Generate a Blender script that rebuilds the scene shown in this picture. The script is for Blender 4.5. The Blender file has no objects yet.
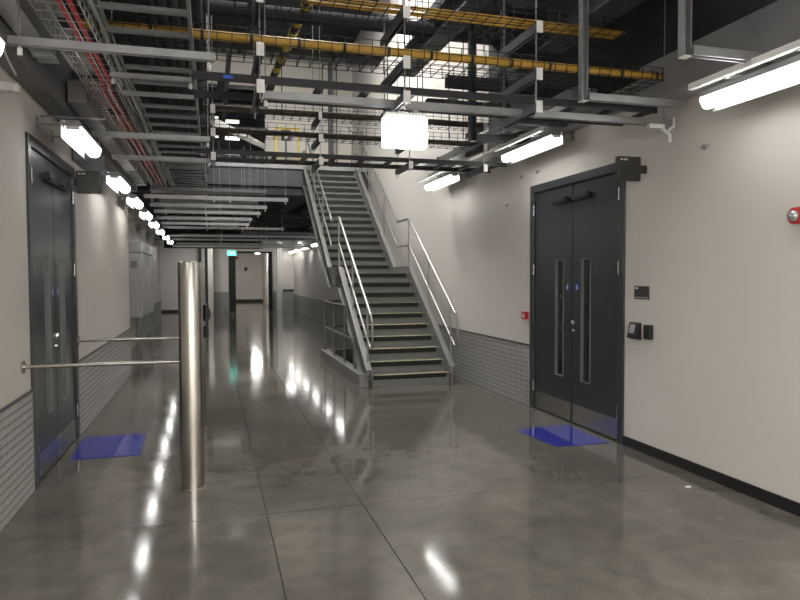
import bpy, math, random
from mathutils import Vector
random.seed(7)
S = bpy.context.scene
col = S.collection
R = math.radians

# ------------------------------------------------------------------ camera, world, exposure
H = 1.55
YAW, PITCH, ROLL, F = R(15.88), R(-2.08), R(-.2035), 660.0
fw = Vector((math.sin(YAW)*math.cos(PITCH), math.cos(YAW)*math.cos(PITCH), math.sin(PITCH)))
rt = Vector((math.cos(YAW), -math.sin(YAW), 0)); up = rt.cross(fw)
rt, up = rt*math.cos(ROLL)+up*math.sin(ROLL), up*math.cos(ROLL)-rt*math.sin(ROLL)
cd = bpy.data.cameras.new('camera'); cam = bpy.data.objects.new('camera', cd); col.objects.link(cam)
from mathutils import Matrix
m = Matrix((rt, up, -fw)).transposed().to_4x4(); m.translation = Vector((0, 0, H)); cam.matrix_world = m
cd.sensor_width = 36; cd.lens = F*36/800; cd.clip_start = .05; cd.clip_end = 200
S.camera = cam
w = bpy.data.worlds.new('world'); S.world = w; w.use_nodes = True
w.node_tree.nodes['Background'].inputs[0].default_value = (.5, .52, .55, 1)
w.node_tree.nodes['Background'].inputs[1].default_value = .02
S.view_settings.view_transform = 'Standard'; S.view_settings.look = 'None'
S.view_settings.gamma = 1; S.view_settings.use_curve_mapping = False
S.view_settings.exposure = 1.5
LAMP = 4.6           # strength of the wall-side linear lamps

# ------------------------------------------------------------------ materials
MATS = {}
def mat(name, c, rough=.5, metal=0., var=0., vscale=3., bump=0., bscale=40., emit=0., spec=.5, stretch=None, c2=None, coat=0.):
    if name in MATS: return MATS[name]
    m = bpy.data.materials.new(name); m.use_nodes = True; nt = m.node_tree; b = nt.nodes['Principled BSDF']
    b.inputs['Base Color'].default_value = (*c, 1); b.inputs['Roughness'].default_value = rough
    b.inputs['Metallic'].default_value = metal; b.inputs['Specular IOR Level'].default_value = spec
    b.inputs['Coat Weight'].default_value = coat
    if emit:
        b.inputs['Emission Color'].default_value = (*c, 1); b.inputs['Emission Strength'].default_value = emit
    tc = nt.nodes.new('ShaderNodeTexCoord'); src = tc.outputs['Object']
    if stretch:
        mp = nt.nodes.new('ShaderNodeMapping'); mp.inputs['Scale'].default_value = stretch
        nt.links.new(src, mp.inputs[0]); src = mp.outputs[0]
    if var or c2:
        n = nt.nodes.new('ShaderNodeTexNoise'); n.inputs['Scale'].default_value = vscale; n.inputs['Detail'].default_value = 6
        nt.links.new(src, n.inputs['Vector'])
        cr = nt.nodes.new('ShaderNodeValToRGB'); e = cr.color_ramp.elements
        e[0].position = .3; e[1].position = .7
        a = c2 if c2 else tuple(x*(1-var) for x in c)
        e[0].color = (*a, 1); e[1].color = (*[min(1, x*(1+var)) for x in c], 1)
        nt.links.new(n.outputs[0], cr.inputs[0]); nt.links.new(cr.outputs[0], b.inputs['Base Color'])
    if bump:
        n2 = nt.nodes.new('ShaderNodeTexNoise'); n2.inputs['Scale'].default_value = bscale; n2.inputs['Detail'].default_value = 3
        nt.links.new(src, n2.inputs['Vector'])
        bp = nt.nodes.new('ShaderNodeBump'); bp.inputs['Strength'].default_value = bump; bp.inputs['Distance'].default_value = .01
        nt.links.new(n2.outputs[0], bp.inputs['Height']); nt.links.new(bp.outputs[0], b.inputs['Normal'])
    MATS[name] = m; return m

WALL = mat('wall_paint', (.64, .605, .565), .75, var=.02, vscale=.7, bump=.05, bscale=60)
WALLU = mat('upper_wall_paint', (.70, .665, .605), .8, var=.03, vscale=.6)
DARKC = mat('dark_soffit', (.035, .037, .042), .8, var=.3, vscale=2)
GREYC = mat('grey_soffit', (.13, .13, .13), .7, var=.25, vscale=1.5)
WAINB = mat('embossed_panel_groove', (.24, .238, .225), .55, metal=.2)
WAIN = mat('embossed_grey_metal', (.40, .395, .375), .45, metal=.2, var=.05, vscale=2)
WAINL = mat('plain_grey_dado', (.27, .27, .265), .5)
BLACKB = mat('black_skirting', (.012, .012, .012), .45)
DOOR = mat('charcoal_door_paint', (.030, .035, .041), .33, var=.05, vscale=2, bump=.02, bscale=200)
FRAME = mat('charcoal_frame_paint', (.036, .041, .047), .35)
GLASS = mat('dark_door_glass', (.012, .013, .013), .05)
STEEL = mat('brushed_stainless', (.50, .475, .43), .27, metal=1, var=.06, vscale=6, bump=.05, bscale=30, stretch=(30, 30, .5))
KICK = mat('kick_plate_steel', (.42, .42, .43), .25, metal=1)
CHROME = mat('bright_chrome', (.75, .75, .75), .15, metal=1)
GALV = mat('galvanised_strut', (.42, .43, .44), .36, metal=.75, var=.12, vscale=9)
GALVD = mat('galvanised_duct', (.34, .34, .35), .42, metal=.55, var=.15, vscale=3)
RACK = mat('grey_cable_ladder', (.22, .23, .235), .45, metal=.5, var=.1, vscale=6)
BLACKM = mat('black_powder_coat', (.014, .014, .015), .5)
WIREB = mat('black_wire', (.007, .007, .007), .6)
WIRES = mat('zinc_wire', (.55, .56, .55), .35, metal=.8)
YEL = mat('yellow_duct', (.46, .27, .03), .45, var=.12, vscale=6)
YELB = mat('bright_yellow_paint', (.75, .52, .02), .5)
BROWN = mat('brown_cable_bundle', (.07, .055, .03), .6, var=.4, vscale=20)
RED = mat('red_cable', (.55, .03, .035), .4)
GREYK = mat('grey_cable', (.20, .22, .21), .5)
PIPE = mat('black_pipe_insulation', (.022, .023, .027), .85, var=.25, vscale=8)
STAIR = mat('grey_stair_steel', (.165, .165, .155), .5, metal=.15, var=.08, vscale=4)
RISER = mat('grey_riser', (.19, .19, .18), .55, var=.08, vscale=5)
STRING = mat('grey_stringer', (.20, .20, .19), .42, metal=.2, var=.06, vscale=3)
RAILM = mat('satin_handrail', (.40, .40, .38), .35, metal=.9)
GUARD = mat('grey_guard_rail', (.22, .22, .20), .4, metal=.5)
NOSE = mat('black_nosing_rubber', (.008, .008, .008), .7)
NOSEY = mat('pale_yellow_nosing_edge', (.45, .42, .22), .6)
WHITE = mat('white_plastic', (.72, .72, .71), .45)
PALEG = mat('pale_grey_enamel', (.50, .51, .49), .45)
SIGNG = mat('slate_sign', (.035, .035, .033), .4)
BLUEM = mat('blue_mat_film', (.020, .026, .30), .07, coat=.3)
REDP = mat('red_plastic', (.45, .012, .015), .3)
LENS = mat('clear_lens', (.45, .50, .48), .08, metal=.6)
BLUEL = mat('blue_sticker', (.03, .10, .55), .4)
SCREEN = mat('grey_screen', (.30, .29, .32), .2)
GLOW = mat('lamp_diffuser', (1, .985, .95), .4, emit=LAMP)
GLOWB = mat('box_lamp_diffuser', (1, .97, .90), .4, emit=7)
GREENE = mat('exit_sign_green', (.12, .75, .58), .4, emit=.8)
BEAM = mat('grey_steel_beam', (.062, .065, .072), .5, var=.15, vscale=4)
SEAL = mat('joint_filler', (.055, .050, .043), .7)

# polished concrete
def concrete():
    m = bpy.data.materials.new('polished_concrete'); m.use_nodes = True; nt = m.node_tree; b = nt.nodes['Principled BSDF']
    g = nt.nodes.new('ShaderNodeNewGeometry')
    def noise(sc, det=8, dist=.2):
        n = nt.nodes.new('ShaderNodeTexNoise'); n.inputs['Scale'].default_value = sc; n.inputs['Detail'].default_value = det
        n.inputs['Distortion'].default_value = dist; nt.links.new(g.outputs['Position'], n.inputs['Vector']); return n
    def ramp(n, p0, c0, p1, c1):
        r = nt.nodes.new('ShaderNodeValToRGB'); e = r.color_ramp.elements
        e[0].position = p0; e[0].color = (*c0, 1); e[1].position = p1; e[1].color = (*c1, 1); nt.links.new(n.outputs[0], r.inputs[0]); return r
    a = ramp(noise(.75), .32, (.094, .086, .073), .68, (.158, .146, .125))
    c = ramp(noise(5, 8, .4), .3, (.80, .80, .80), .7, (1.14, 1.14, 1.14))
    d = ramp(noise(60, 4, 0), .35, (.90, .90, .90), .65, (1.06, 1.06, 1.06))
    m1 = nt.nodes.new('ShaderNodeMixRGB'); m1.blend_type = 'MULTIPLY'; m1.inputs[0].default_value = 1
    nt.links.new(a.outputs[0], m1.inputs[1]); nt.links.new(c.outputs[0], m1.inputs[2])
    m2 = nt.nodes.new('ShaderNodeMixRGB'); m2.blend_type = 'MULTIPLY'; m2.inputs[0].default_value = 1
    nt.links.new(m1.outputs[0], m2.inputs[1]); nt.links.new(d.outputs[0], m2.inputs[2])
    nt.links.new(m2.outputs[0], b.inputs['Base Color'])
    rr = ramp(noise(3, 6), .3, (.07,)*3, .7, (.12,)*3); nt.links.new(rr.outputs[0], b.inputs['Roughness'])
    b.inputs['Specular IOR Level'].default_value = .5
    bp = nt.nodes.new('ShaderNodeBump'); bp.inputs['Strength'].default_value = .02; bp.inputs['Distance'].default_value = .02
    nt.links.new(noise(4, 3).outputs[0], bp.inputs['Height']); nt.links.new(bp.outputs[0], b.inputs['Normal'])
    return m
CONC = concrete()

def spiral():
    m = bpy.data.materials.new('yellow_black_spiral_tape'); m.use_nodes = True; nt = m.node_tree; b = nt.nodes['Principled BSDF']
    tc = nt.nodes.new('ShaderNodeTexCoord'); wv = nt.nodes.new('ShaderNodeTexWave'); wv.bands_direction = 'DIAGONAL'
    wv.inputs['Scale'].default_value = 2.2
    nt.links.new(tc.outputs['Object'], wv.inputs['Vector'])
    r = nt.nodes.new('ShaderNodeValToRGB'); r.color_ramp.interpolation = 'CONSTANT'
    r.color_ramp.elements[0].color = (.012, .012, .012, 1); r.color_ramp.elements[1].position = .5; r.color_ramp.elements[1].color = (.62, .46, .03, 1)
    nt.links.new(wv.outputs[0], r.inputs[0]); nt.links.new(r.outputs[0], b.inputs['Base Color']); b.inputs['Roughness'].default_value = .5
    return m
HAZ = spiral()

# ------------------------------------------------------------------ mesh builder
class MB:
    def __init__(s): s.v = []; s.f = []; s.sm = []
    def poly(s, vs, fs, smooth=False):
        n = len(s.v); s.v += [tuple(p) for p in vs]; s.f += [tuple(i+n for i in f) for f in fs]; s.sm += [smooth]*len(fs); return s
    def box(s, x0, y0, z0, x1, y1, z1):
        if x0 > x1: x0, x1 = x1, x0
        if y0 > y1: y0, y1 = y1, y0
        if z0 > z1: z0, z1 = z1, z0
        v = [(x0, y0, z0), (x1, y0, z0), (x1, y1, z0), (x0, y1, z0), (x0, y0, z1), (x1, y0, z1), (x1, y1, z1), (x0, y1, z1)]
        return s.poly(v, [(0, 3, 2, 1), (4, 5, 6, 7), (0, 1, 5, 4), (1, 2, 6, 5), (2, 3, 7, 6), (3, 0, 4, 7)])
    def tube(s, pts, r, n=10, cap=True, smooth=True):
        pts = [Vector(p) for p in pts]
        rings = []; ref = None
        for i, p in enumerate(pts):
            d1 = (pts[i]-pts[i-1]).normalized() if i else None
            d2 = (pts[i+1]-pts[i]).normalized() if i < len(pts)-1 else None
            t = (d1+d2).normalized() if d1 and d2 else (d1 or d2)
            if ref is None: ref = Vector((0, 0, 1)) if abs(t.z) < .9 else Vector((1, 0, 0))
            u = (ref-t*ref.dot(t)).normalized(); v = t.cross(u); ref = u
            sc = 1/max(.5, math.sqrt((1+d1.dot(d2))/2)) if d1 and d2 else 1
            rings.append([p+(u*math.cos(2*math.pi*(k+.5)/n)+v*math.sin(2*math.pi*(k+.5)/n))*r*(sc if n <= 4 else 1) for k in range(n)])
        vs = [q for rg in rings for q in rg]; fs = []
        for i in range(len(rings)-1):
            for k in range(n):
                a = i*n+k; b = i*n+(k+1) % n; fs.append((a, b, b+n, a+n))
        s.poly(vs, fs, smooth and n > 4)
        if cap: s.poly(rings[0]+rings[-1], [tuple(range(n-1, -1, -1)), tuple(range(n, 2*n))])
        return s
    def wire(s, a, b, r=.0025): return s.tube([a, b], r, 4, cap=False)
    def prism(s, prof, axis, a, b, at=(0, 0)):
        # prof: 2D points; axis 'x' -> (y,z), 'y' -> (x,z), 'z' -> (x,y)
        def P(u, v, t):
            u += at[0]; v += at[1]
            return {'x': (t, u, v), 'y': (u, t, v), 'z': (u, v, t)}[axis]
        n = len(prof); vs = [P(u, v, a) for u, v in prof]+[P(u, v, b) for u, v in prof]
        fs = [tuple(range(n-1, -1, -1)), tuple(range(n, 2*n))]+[(k, (k+1) % n, (k+1) % n+n, k+n) for k in range(n)]
        if axis == 'y': fs = [tuple(reversed(f)) for f in fs]
        if b < a: fs = [tuple(reversed(f)) for f in fs]
        return s.poly(vs, fs)
    def lathe(s, c, prof, axis='z', n=20, smooth=True):
        vs = []
        for r, t in prof:
            for k in range(n):
                a = 2*math.pi*k/n; u, v = r*math.cos(a), r*math.sin(a)
                vs.append({'z': (c[0]+u, c[1]+v, c[2]+t), 'x': (c[0]+t, c[1]+u, c[2]+v), 'y': (c[0]+u, c[1]+t, c[2]+v)}[axis])
        fs = [(i*n+k, i*n+(k+1) % n, (i+1)*n+(k+1) % n, (i+1)*n+k) for i in range(len(prof)-1) for k in range(n)]
        if axis == 'y': fs = [tuple(reversed(f)) for f in fs]
        return s.poly(vs, fs, smooth)
    def build(s, name, mt, parent=None, bev=0., label=None, cat=None, group=None, kind=None, loc=None):
        me = bpy.data.meshes.new(name)
        if parent is None:
            if loc is None:
                xs = [p[0] for p in s.v]; ys = [p[1] for p in s.v]; zs = [p[2] for p in s.v]
                loc = ((min(xs)+max(xs))/2, (min(ys)+max(ys))/2, min(zs))
            off = Vector(loc)
        else:
            off = Vector((0, 0, 0)); q = parent
            while q: off += q.location; q = q.parent
        me.from_pydata([(p[0]-off.x, p[1]-off.y, p[2]-off.z) for p in s.v], [], s.f)
        for p, f in zip(me.polygons, s.sm): p.use_smooth = f
        me.materials.append(mt); me.update()
        o = bpy.data.objects.new(name, me); col.objects.link(o)
        if parent: o.parent = parent
        else: o.location = loc
        if bev:
            bm = o.modifiers.new('bevel', 'BEVEL'); bm.width = bev; bm.segments = 2; bm.limit_method = 'ANGLE'
        tag(o, label, cat, group, kind); return o
def tag(o, label=None, cat=None, group=None, kind=None):
    if label: o['label'] = label
    if cat: o['category'] = cat
    if group: o['group'] = group
    if kind: o['kind'] = kind
    return o
def thing(name, label, cat, loc, group=None, kind=None):
    o = bpy.data.objects.new(name, None); o.empty_display_size = .1; col.objects.link(o); o.location = loc
    return tag(o, label, cat, group, kind)
def struct(name, mb, mt, parent=None, bev=0., label=None):
    return mb.build(name, mt, parent, bev, loc=(0, 0, 0) if not parent else None, kind='structure' if not parent else None, label=label)
def dup(root, loc, label=None):
    r = root.copy(); col.objects.link(r); r.location = loc
    if label: r['label'] = label
    for ch in list(root.children):
        c = ch.copy(); col.objects.link(c); c.parent = r
        for g in list(ch.children):
            d = g.copy(); col.objects.link(d); d.parent = c
    return r
def channel(w=.041, h=.041, t=.004, lip=.010):
    # C profile, open towards -v
    a = w/2
    return [(-a, 0), (-a+lip, 0), (-a+lip, t), (-a+t, t), (-a+t, h-t), (a-t, h-t), (a-t, t), (a-lip, t), (a-lip, 0), (a, 0), (a, h), (-a, h)]

XR, XL = 3.61, -1.27
ORD = ['nearest', 'second', 'third', 'fourth', 'fifth', 'sixth', 'seventh', 'eighth', 'ninth', 'tenth', 'eleventh', 'twelfth']

# ------------------------------------------------------------------ structure
struct_floor = MB().box(-6, -4, -.2, 6, 44, -.012)
fl = struct('floor', struct_floor, SEAL, label='polished grey concrete floor with saw-cut joints')
gx = [-6, .322, .965, 6]; gy = [-4, 4.33, 8.28, 12.4, 16.6, 20.8, 25, 29.2, 33.4, 37.6, 44]
for i in range(len(gx)-1):
    for j in range(len(gy)-1):
        g = .0032
        MB().box(gx[i]+g, gy[j]+g, -.012, gx[i+1]-g, gy[j+1]-g, 0).build('floor_slab', CONC, fl)

DYR = (5.21, 7.05); DYL = (5.30, 6.98); DH = 2.59
def side_wall(name, xi, xo, segs, mt):
    b = MB()
    for y0, y1, z0, z1 in segs: b.box(xi, y0, z0, xo, y1, z1)
    return struct(name, b, mt)
wr = side_wall('wall_right', XR, XR+.25, [(-4, DYR[0], 0, 3.25), (DYR[1], 8.3, 0, 3.25), (DYR[0], DYR[1], DH, 3.25), (8.3, 30.6, 0, 3.7), (8.3, 15.4, 3.7, 7.6), (15.4, 22, 4.0, 7.6)], WALL)
wr['label'] = 'long off-white right wall rising behind the stairs'
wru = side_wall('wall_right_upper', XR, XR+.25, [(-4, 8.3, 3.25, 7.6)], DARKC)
wl = side_wall('wall_left', XL, XL-.25, [(-4, DYL[0], 0, 4.0), (DYL[1], 11.3, 0, 4.0), (DYL[0], DYL[1], DH, 4.0)], WALL)
wl['label'] = 'off-white left wall with double doors'
b = MB().box(-1.95, 11.3, 0, -1.7, 24, 3.7).box(-1.95, 11.05, 0, -1.52, 11.3, 3.7)
wlf = struct('wall_left_recess', b, WALL)
struct('wall_back', MB().box(-1.6, -4.2, 0, 4, -4, 7.6), WALL)
struct('ceiling', MB().box(-6, -4, 7.6, 6, 44, 7.8), DARKC)
struct('ceiling_left_soffit', MB().box(-1.6, -4, 3.98, -.02, 15.4, 4.2), DARKC)
struct('ceiling_under_mezzanine', MB().box(-6, 15.4, 3.42, 3.86, 44, 3.56), DARKC)
mz = struct('floor_mezzanine', MB().box(-6, 15.55, 3.56, 3.86, 24, 3.99), GREYC)
struct('trim_1', MB().box(-1.5, 15.38, 3.62, 3.6, 15.55, 4.02), BEAM, label='grey edge beam of the upper floor')
struct('trim_2', MB().box(-1.5, 15.34, 4.02, 3.6, 15.5, 4.10), GALVD, label='thin kerb along the upper floor edge')
# baseboards
struct('baseboard_right', MB().box(XR-.014, -4, 0, XR, DYR[0], .085), BLACKB, label='black skirting along the right wall')
struct('baseboard_far', MB().box(.9, 41.35, 0, 3, 41.4, .16), BLACKB)

def wainscot(parent, x, sgn, y0, y1, z1=.725, top=True, pz=.0557, py=.062):
    # raised square embossing on a sheet
    MB().box(x, y0, 0, x+sgn*.012, y1, z1).build('dado_sheet', WAINB, parent)
    b = MB(); xa = x+sgn*.012; xb = x+sgn*.0165
    ny = int((y1-y0)/py); nz = int(z1/pz); g = .007; gv = .011
    for j in range(ny):
        for k in range(nz):
            ya, yb = y0+j*py+gv, y0+(j+1)*py-gv; za, zb = k*pz+g, (k+1)*pz-g
            yi, yj, zi, zj = ya+.003, yb-.003, za+.004, zb-.004
            vs = [(xa, ya, za), (xa, yb, za), (xa, yb, zb), (xa, ya, zb), (xb, yi, zi), (xb, yj, zi), (xb, yj, zj), (xb, yi, zj)]
            fs = [(4, 5, 6, 7), (0, 1, 5, 4), (1, 2, 6, 5), (2, 3, 7, 6), (3, 0, 4, 7)]
            if sgn < 0: fs = [tuple(reversed(f)) for f in fs]
            b.poly(vs, fs)
    b.build('embossing', WAIN, parent, kind='stuff')
    MB().box(x, y0, z1, x+sgn*.022, y1, z1+.012).build('dado_cap', FRAME, parent)
wainscot(wr, XR, -1, DYR[1]+.0, 13.0)
wainscot(wl, XL, 1, .5, DYL[0])
wainscot(wl, XL, 1, DYL[1], 11.3)
wainscot(wlf, -1.7, 1, 16.2, 20.0)
MB().box(XR-.014, 13.0, 0, XR, 30.5, .74).build('dado_sheet', WAINL, wr)
MB().box(-1.7, 20.0, 0, -1.686, 24, .74).build('dado_sheet', WAINL, wlf)

# ------------------------------------------------------------------ double doors
def hinge(y, z, x, s, parent):
    MB().tube([(x+s*.012, y, z-.06), (x+s*.012, y, z+.06)], .010, 10).build('hinge', KICK, parent)
def double_door(name, x, s, y0, y1, label):
    # s: direction into the corridor (-1 on the right wall, +1 on the left wall)
    d = thing(name, label, 'door', (x, (y0+y1)/2, 0), kind='structure')
    fwid = .085
    b = MB().box(x-s*.12, y0, 0, x+s*.018, y0+fwid, DH).box(x-s*.12, y1-fwid, 0, x+s*.018, y1, DH).box(x-s*.12, y0+fwid, DH-fwid, x+s*.018, y1-fwid, DH)
    b.build('frame', FRAME, d, bev=.004)
    ym = (y0+y1)/2
    for i, (a, c) in enumerate(((y0+fwid+.004, ym-.007), (ym+.007, y1-fwid-.004))):
        inner = c if i == 0 else a          # edge at the meeting stile
        q = -1 if i == 0 else 1
        v0 = inner+q*.165; v1 = inner+q*.345  # vision slot
        va, vb = min(v0, v1), max(v0, v1); za, zb = .46, 1.72
        x0, x1 = x-s*.055, x-s*.004
        L = MB().box(x0, a, .012, x1, va, DH-fwid-.004).box(x0, vb, .012, x1, c, DH-fwid-.004)
        L.box(x0, va, .012, x1, vb, za).box(x0, va, zb, x1, vb, DH-fwid-.004)
        leaf = L.build('door_leaf', DOOR, d)
        MB().box(x-s*.035, va, za, x-s*.028, vb, zb).build('glass', GLASS, leaf)
        t = .010
        B = MB().box(x-s*.03, va, za, x+s*.004, va+t, zb).box(x-s*.03, vb-t, za, x+s*.004, vb, zb).box(x-s*.03, va, za, x+s*.004, vb, za+t).box(x-s*.03, va, zb-t, x+s*.004, vb, zb)
        B.build('glazing_bead', RACK, leaf)
        MB().box(x-s*.004, a+.02, .02, x-s*.001, c-.02, .21).build('kick_plate', KICK, leaf)
        # overhead closer: body and arm
        ca, cb = (ym-.03-.34, ym-.03) if i == 0 else (ym+.03, ym+.03+.34)
        cl = MB().box(x-s*.004, ca, 2.315, x+s*.035, cb, 2.365).build('door_closer', BLACKM, leaf, bev=.004)
        far = ca if i == 0 else ca+.02
        MB().box(x+s*.02, far, 2.33, x+s*.06, far+.10, 2.38).build('closer_arm', BLACKM, leaf, bev=.004)
        for z in (.28, 1.62, 2.30):
            hinge(y0+fwid if i == 0 else y1-fwid, z, x, s, leaf)
    yh = ym-.045
    MB().lathe((x-s*.004, yh, 1.06), [(0, s*.035), (.020, s*.034), (.024, s*.026), (.024, 0)], 'x').build('thumb_turn', CHROME, d)
    MB().lathe((x-s*.004, yh, .975), [(0, s*.022), (.016, s*.021), (.020, s*.012), (.020, 0)], 'x').build('lock_cylinder', CHROME, d)
    for yy in (ym-.095, ym+.095):
        st = MB().lathe((x-s*.004, yy, 1.43), [(0, s*.002), (.034, s*.002), (.034, 0)], 'x', smooth=False).build('blue_disc_sticker', BLUEL, d)
        MB().lathe((x-s*.002, yy, 1.445), [(0, s*.002), (.009, s*.002), (.009, 0)], 'x', 12, False).box(x-s*.001, yy-.011, 1.405, x, yy+.011, 1.436).build('white_figure', WHITE, st)
    return d
double_door('door_1', XR, -1, *DYR, 'charcoal double doors with slit windows in the right wall')
double_door('door_2', XL, 1, *DYL, 'charcoal double doors with slit windows in the left wall')
# rooms behind the slit windows stay dark
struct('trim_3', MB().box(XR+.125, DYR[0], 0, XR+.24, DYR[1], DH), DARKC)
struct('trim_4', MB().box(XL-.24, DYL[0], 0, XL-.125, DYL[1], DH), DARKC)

# ------------------------------------------------------------------ blue floor mats
def mat_film(pts, label):
    MB().prism(pts, 'z', .0005, .0035).build('floor_mat', BLUEM, label=label, cat='mat')
mat_film([(2.97, 5.31), (3.52, 5.29), (3.50, 6.06), (2.92, 6.03)], 'glossy blue floor mat before the right-hand double doors')
mat_film([(-1.18, 6.10), (-.62, 6.10), (-.65, 6.91), (-1.21, 6.93)], 'glossy blue floor mat before the left-hand double doors')
MB().prism([(-.02, -.015), (.02, -.012), (.024, .012), (-.018, .016)], 'z', 0, .003, at=(3.33, 4.02)).build('paper_scrap', WHITE, label='tiny white scrap on the floor near the right wall', cat='litter')

# ------------------------------------------------------------------ stainless bollard posts and wall rails
def bollard(cx, cy, label):
    t = thing('bollard', label, 'post', (cx, cy, 0))
    MB().lathe((cx, cy, 0), [(.086, 0), (.086, 1.652), (.083, 1.66), (0, 1.66)], n=40).build('post_tube', STEEL, t)
    MB().lathe((cx, cy, 0), [(.089, 0), (.089, .006), (.086, .006)], n=40).build('base_ring', STEEL, t)
    return t
bollard(-.155, 5.06, 'tall stainless steel post near the middle of the floor')
bb = bollard(-.155, 7.03, 'second stainless post hidden behind the nearest post')
MB().box(-.075, 6.97, 1.10, -.035, 7.09, 1.27).box(-.04, 6.99, 1.12, -.02, 7.07, 1.22).build('card_reader', BLACKM, bb, bev=.01)
MB().box(-.075, 6.98, .93, -.04, 7.08, 1.05).build('push_button_box', BLACKM, bb, bev=.01)
for y, x1, lb in ((5.08, -.235, 'nearer horizontal stainless barrier rail from left wall to post'), (7.03, -.235, 'farther horizontal stainless barrier rail beyond the left doors')):
    t = thing('barrier_rail', lb, 'rail', (XL, y, .93))
    MB().tube([(XL+.01, y, .93), (x1, y, .93)], .014, 14).build('rail_tube', STEEL, t)
    MB().lathe((XL, y, .93), [(0, .012), (.045, .012), (.045, 0)], 'x', 20, False).build('wall_flange', STEEL, t)

# ------------------------------------------------------------------ stair
ST = thing('staircase', 'straight grey steel staircase with black nosings climbing along right wall', 'stairs', (2.65, 8.9, 0))
SX0, SX1, RI, GO, Y0, LAND = 2.12, 3.27, .1593, .2244, 8.90, .976
def yk(k): return Y0+GO*(k-1)+(LAND if k > 10 else 0)      # nosing of step k
for k in range(1, 26):
    y = yk(k); z = RI*k; dep = (LAND+GO if k == 10 else GO)+.02
    if k == 25: dep = .26
    MB().box(SX0, y, z-.03, SX1, y+dep, z).build('landing' if k == 10 else 'tread', STAIR, ST)
    MB().box(SX0, y+.018, z-RI+.002, SX1, y+.026, z-.03).build('riser', RISER, ST)
    MB().box(SX0+.02, y-.006, z-.064, SX1-.05, y+.045, z+.003).build('nosing', NOSE, ST)
    if k <= 7: MB().box(SX0+.05, y-.004, z+.003, SX1-.05, y+.045, z+.006).build('nosing_edge', NOSEY, ST)
sl = RI/GO
def nz(y):   # nosing line height
    if y <= yk(10): return RI+(y-Y0)*sl
    if y <= yk(11): return RI*10+(RI if y > yk(11)-.001 else 0)
    return RI*11+(y-yk(11))*sl
def stringer(x0, x1, dn=.27, upz=.10):
    A = Y0-.10; top = [(A, 0), (A, .16)]
    top += [(Y0, RI+upz), (yk(10)+.03, RI*10+upz+.02), (yk(11)-.16, RI*10+upz+.02), (yk(25)+.03, RI*25+upz), (yk(25)+.30, RI*25+upz)]
    bot = [(yk(25)+.30, 3.70), (yk(25)+.05, RI*25-dn-.1), (yk(11)-.30+dn*.5, RI*10-.25), (yk(10)+.0, RI*10-.25), (Y0+.30, 0)]
    return MB().prism([(p[0], p[1]) for p in top+bot], 'x', x0, x1)
stringer(SX0-.012, SX0).build('stringer', STRING, ST)
stringer(SX1, SX1+.012).build('stringer', STRING, ST)
# channel flanges of the stringers
def flange(x0, x1, off, name='stringer_flange'):
    pts = [(Y0-.02, RI+off-.012), (yk(10)+.03, RI*10+off+.02), (yk(11)-.16, RI*10+off+.02), (yk(25)+.03, RI*25+off)]
    b = MB()
    for (a, za), (c, zc) in zip(pts[:-1], pts[1:]):
        b.poly([(x0, a, za-.012), (x1, a, za-.012), (x1, c, zc-.012), (x0, c, zc-.012), (x0, a, za), (x1, a, za), (x1, c, zc), (x0, c, zc)],
               [(0, 3, 2, 1), (4, 5, 6, 7), (0, 1, 5, 4), (1, 2, 6, 5), (2, 3, 7, 6), (3, 0, 4, 7)])
    return b.build(name, STRING, ST)
flange(SX0-.085, SX0, .10); flange(SX1, SX1+.08, .10)
b = MB()
q = [(Y0+.30, .0), (yk(10)+.0, RI*10-.25), (yk(11)-.30+.135, RI*10-.25), (yk(25)+.05, RI*25-.37)]
for (a, za), (c, zc) in zip(q[:-1], q[1:]):
    b.poly([(SX0-.085, a, za), (SX0, a, za), (SX0, c, zc), (SX0-.085, c, zc), (SX0-.085, a, za+.014), (SX0, a, za+.014), (SX0, c, zc+.014), (SX0-.085, c, zc+.014)],
           [(0, 3, 2, 1), (4, 5, 6, 7), (0, 1, 5, 4), (1, 2, 6, 5), (2, 3, 7, 6), (3, 0, 4, 7)])
b.build('stringer_flange', STRING, ST)
MB().box(SX0-.09, yk(10)+.25, RI*10-.02, SX0+.02, yk(10)+.62, RI*10+.10).box(SX0-.10, yk(10)+.30, RI*10-.20, SX0-.09, yk(10)+.55, RI*10-.02).build('splice_plate', STRING, ST)
# soffit plate beneath the flights
b = MB()
for (a, za), (c, zc) in zip(q[:-1], q[1:]):
    b.poly([(SX0, a, za+.05), (SX1, a, za+.05), (SX1, c, zc+.05), (SX0, c, zc+.05)], [(0, 3, 2, 1)])
b.build('soffit_plate', STAIR, ST)

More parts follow.
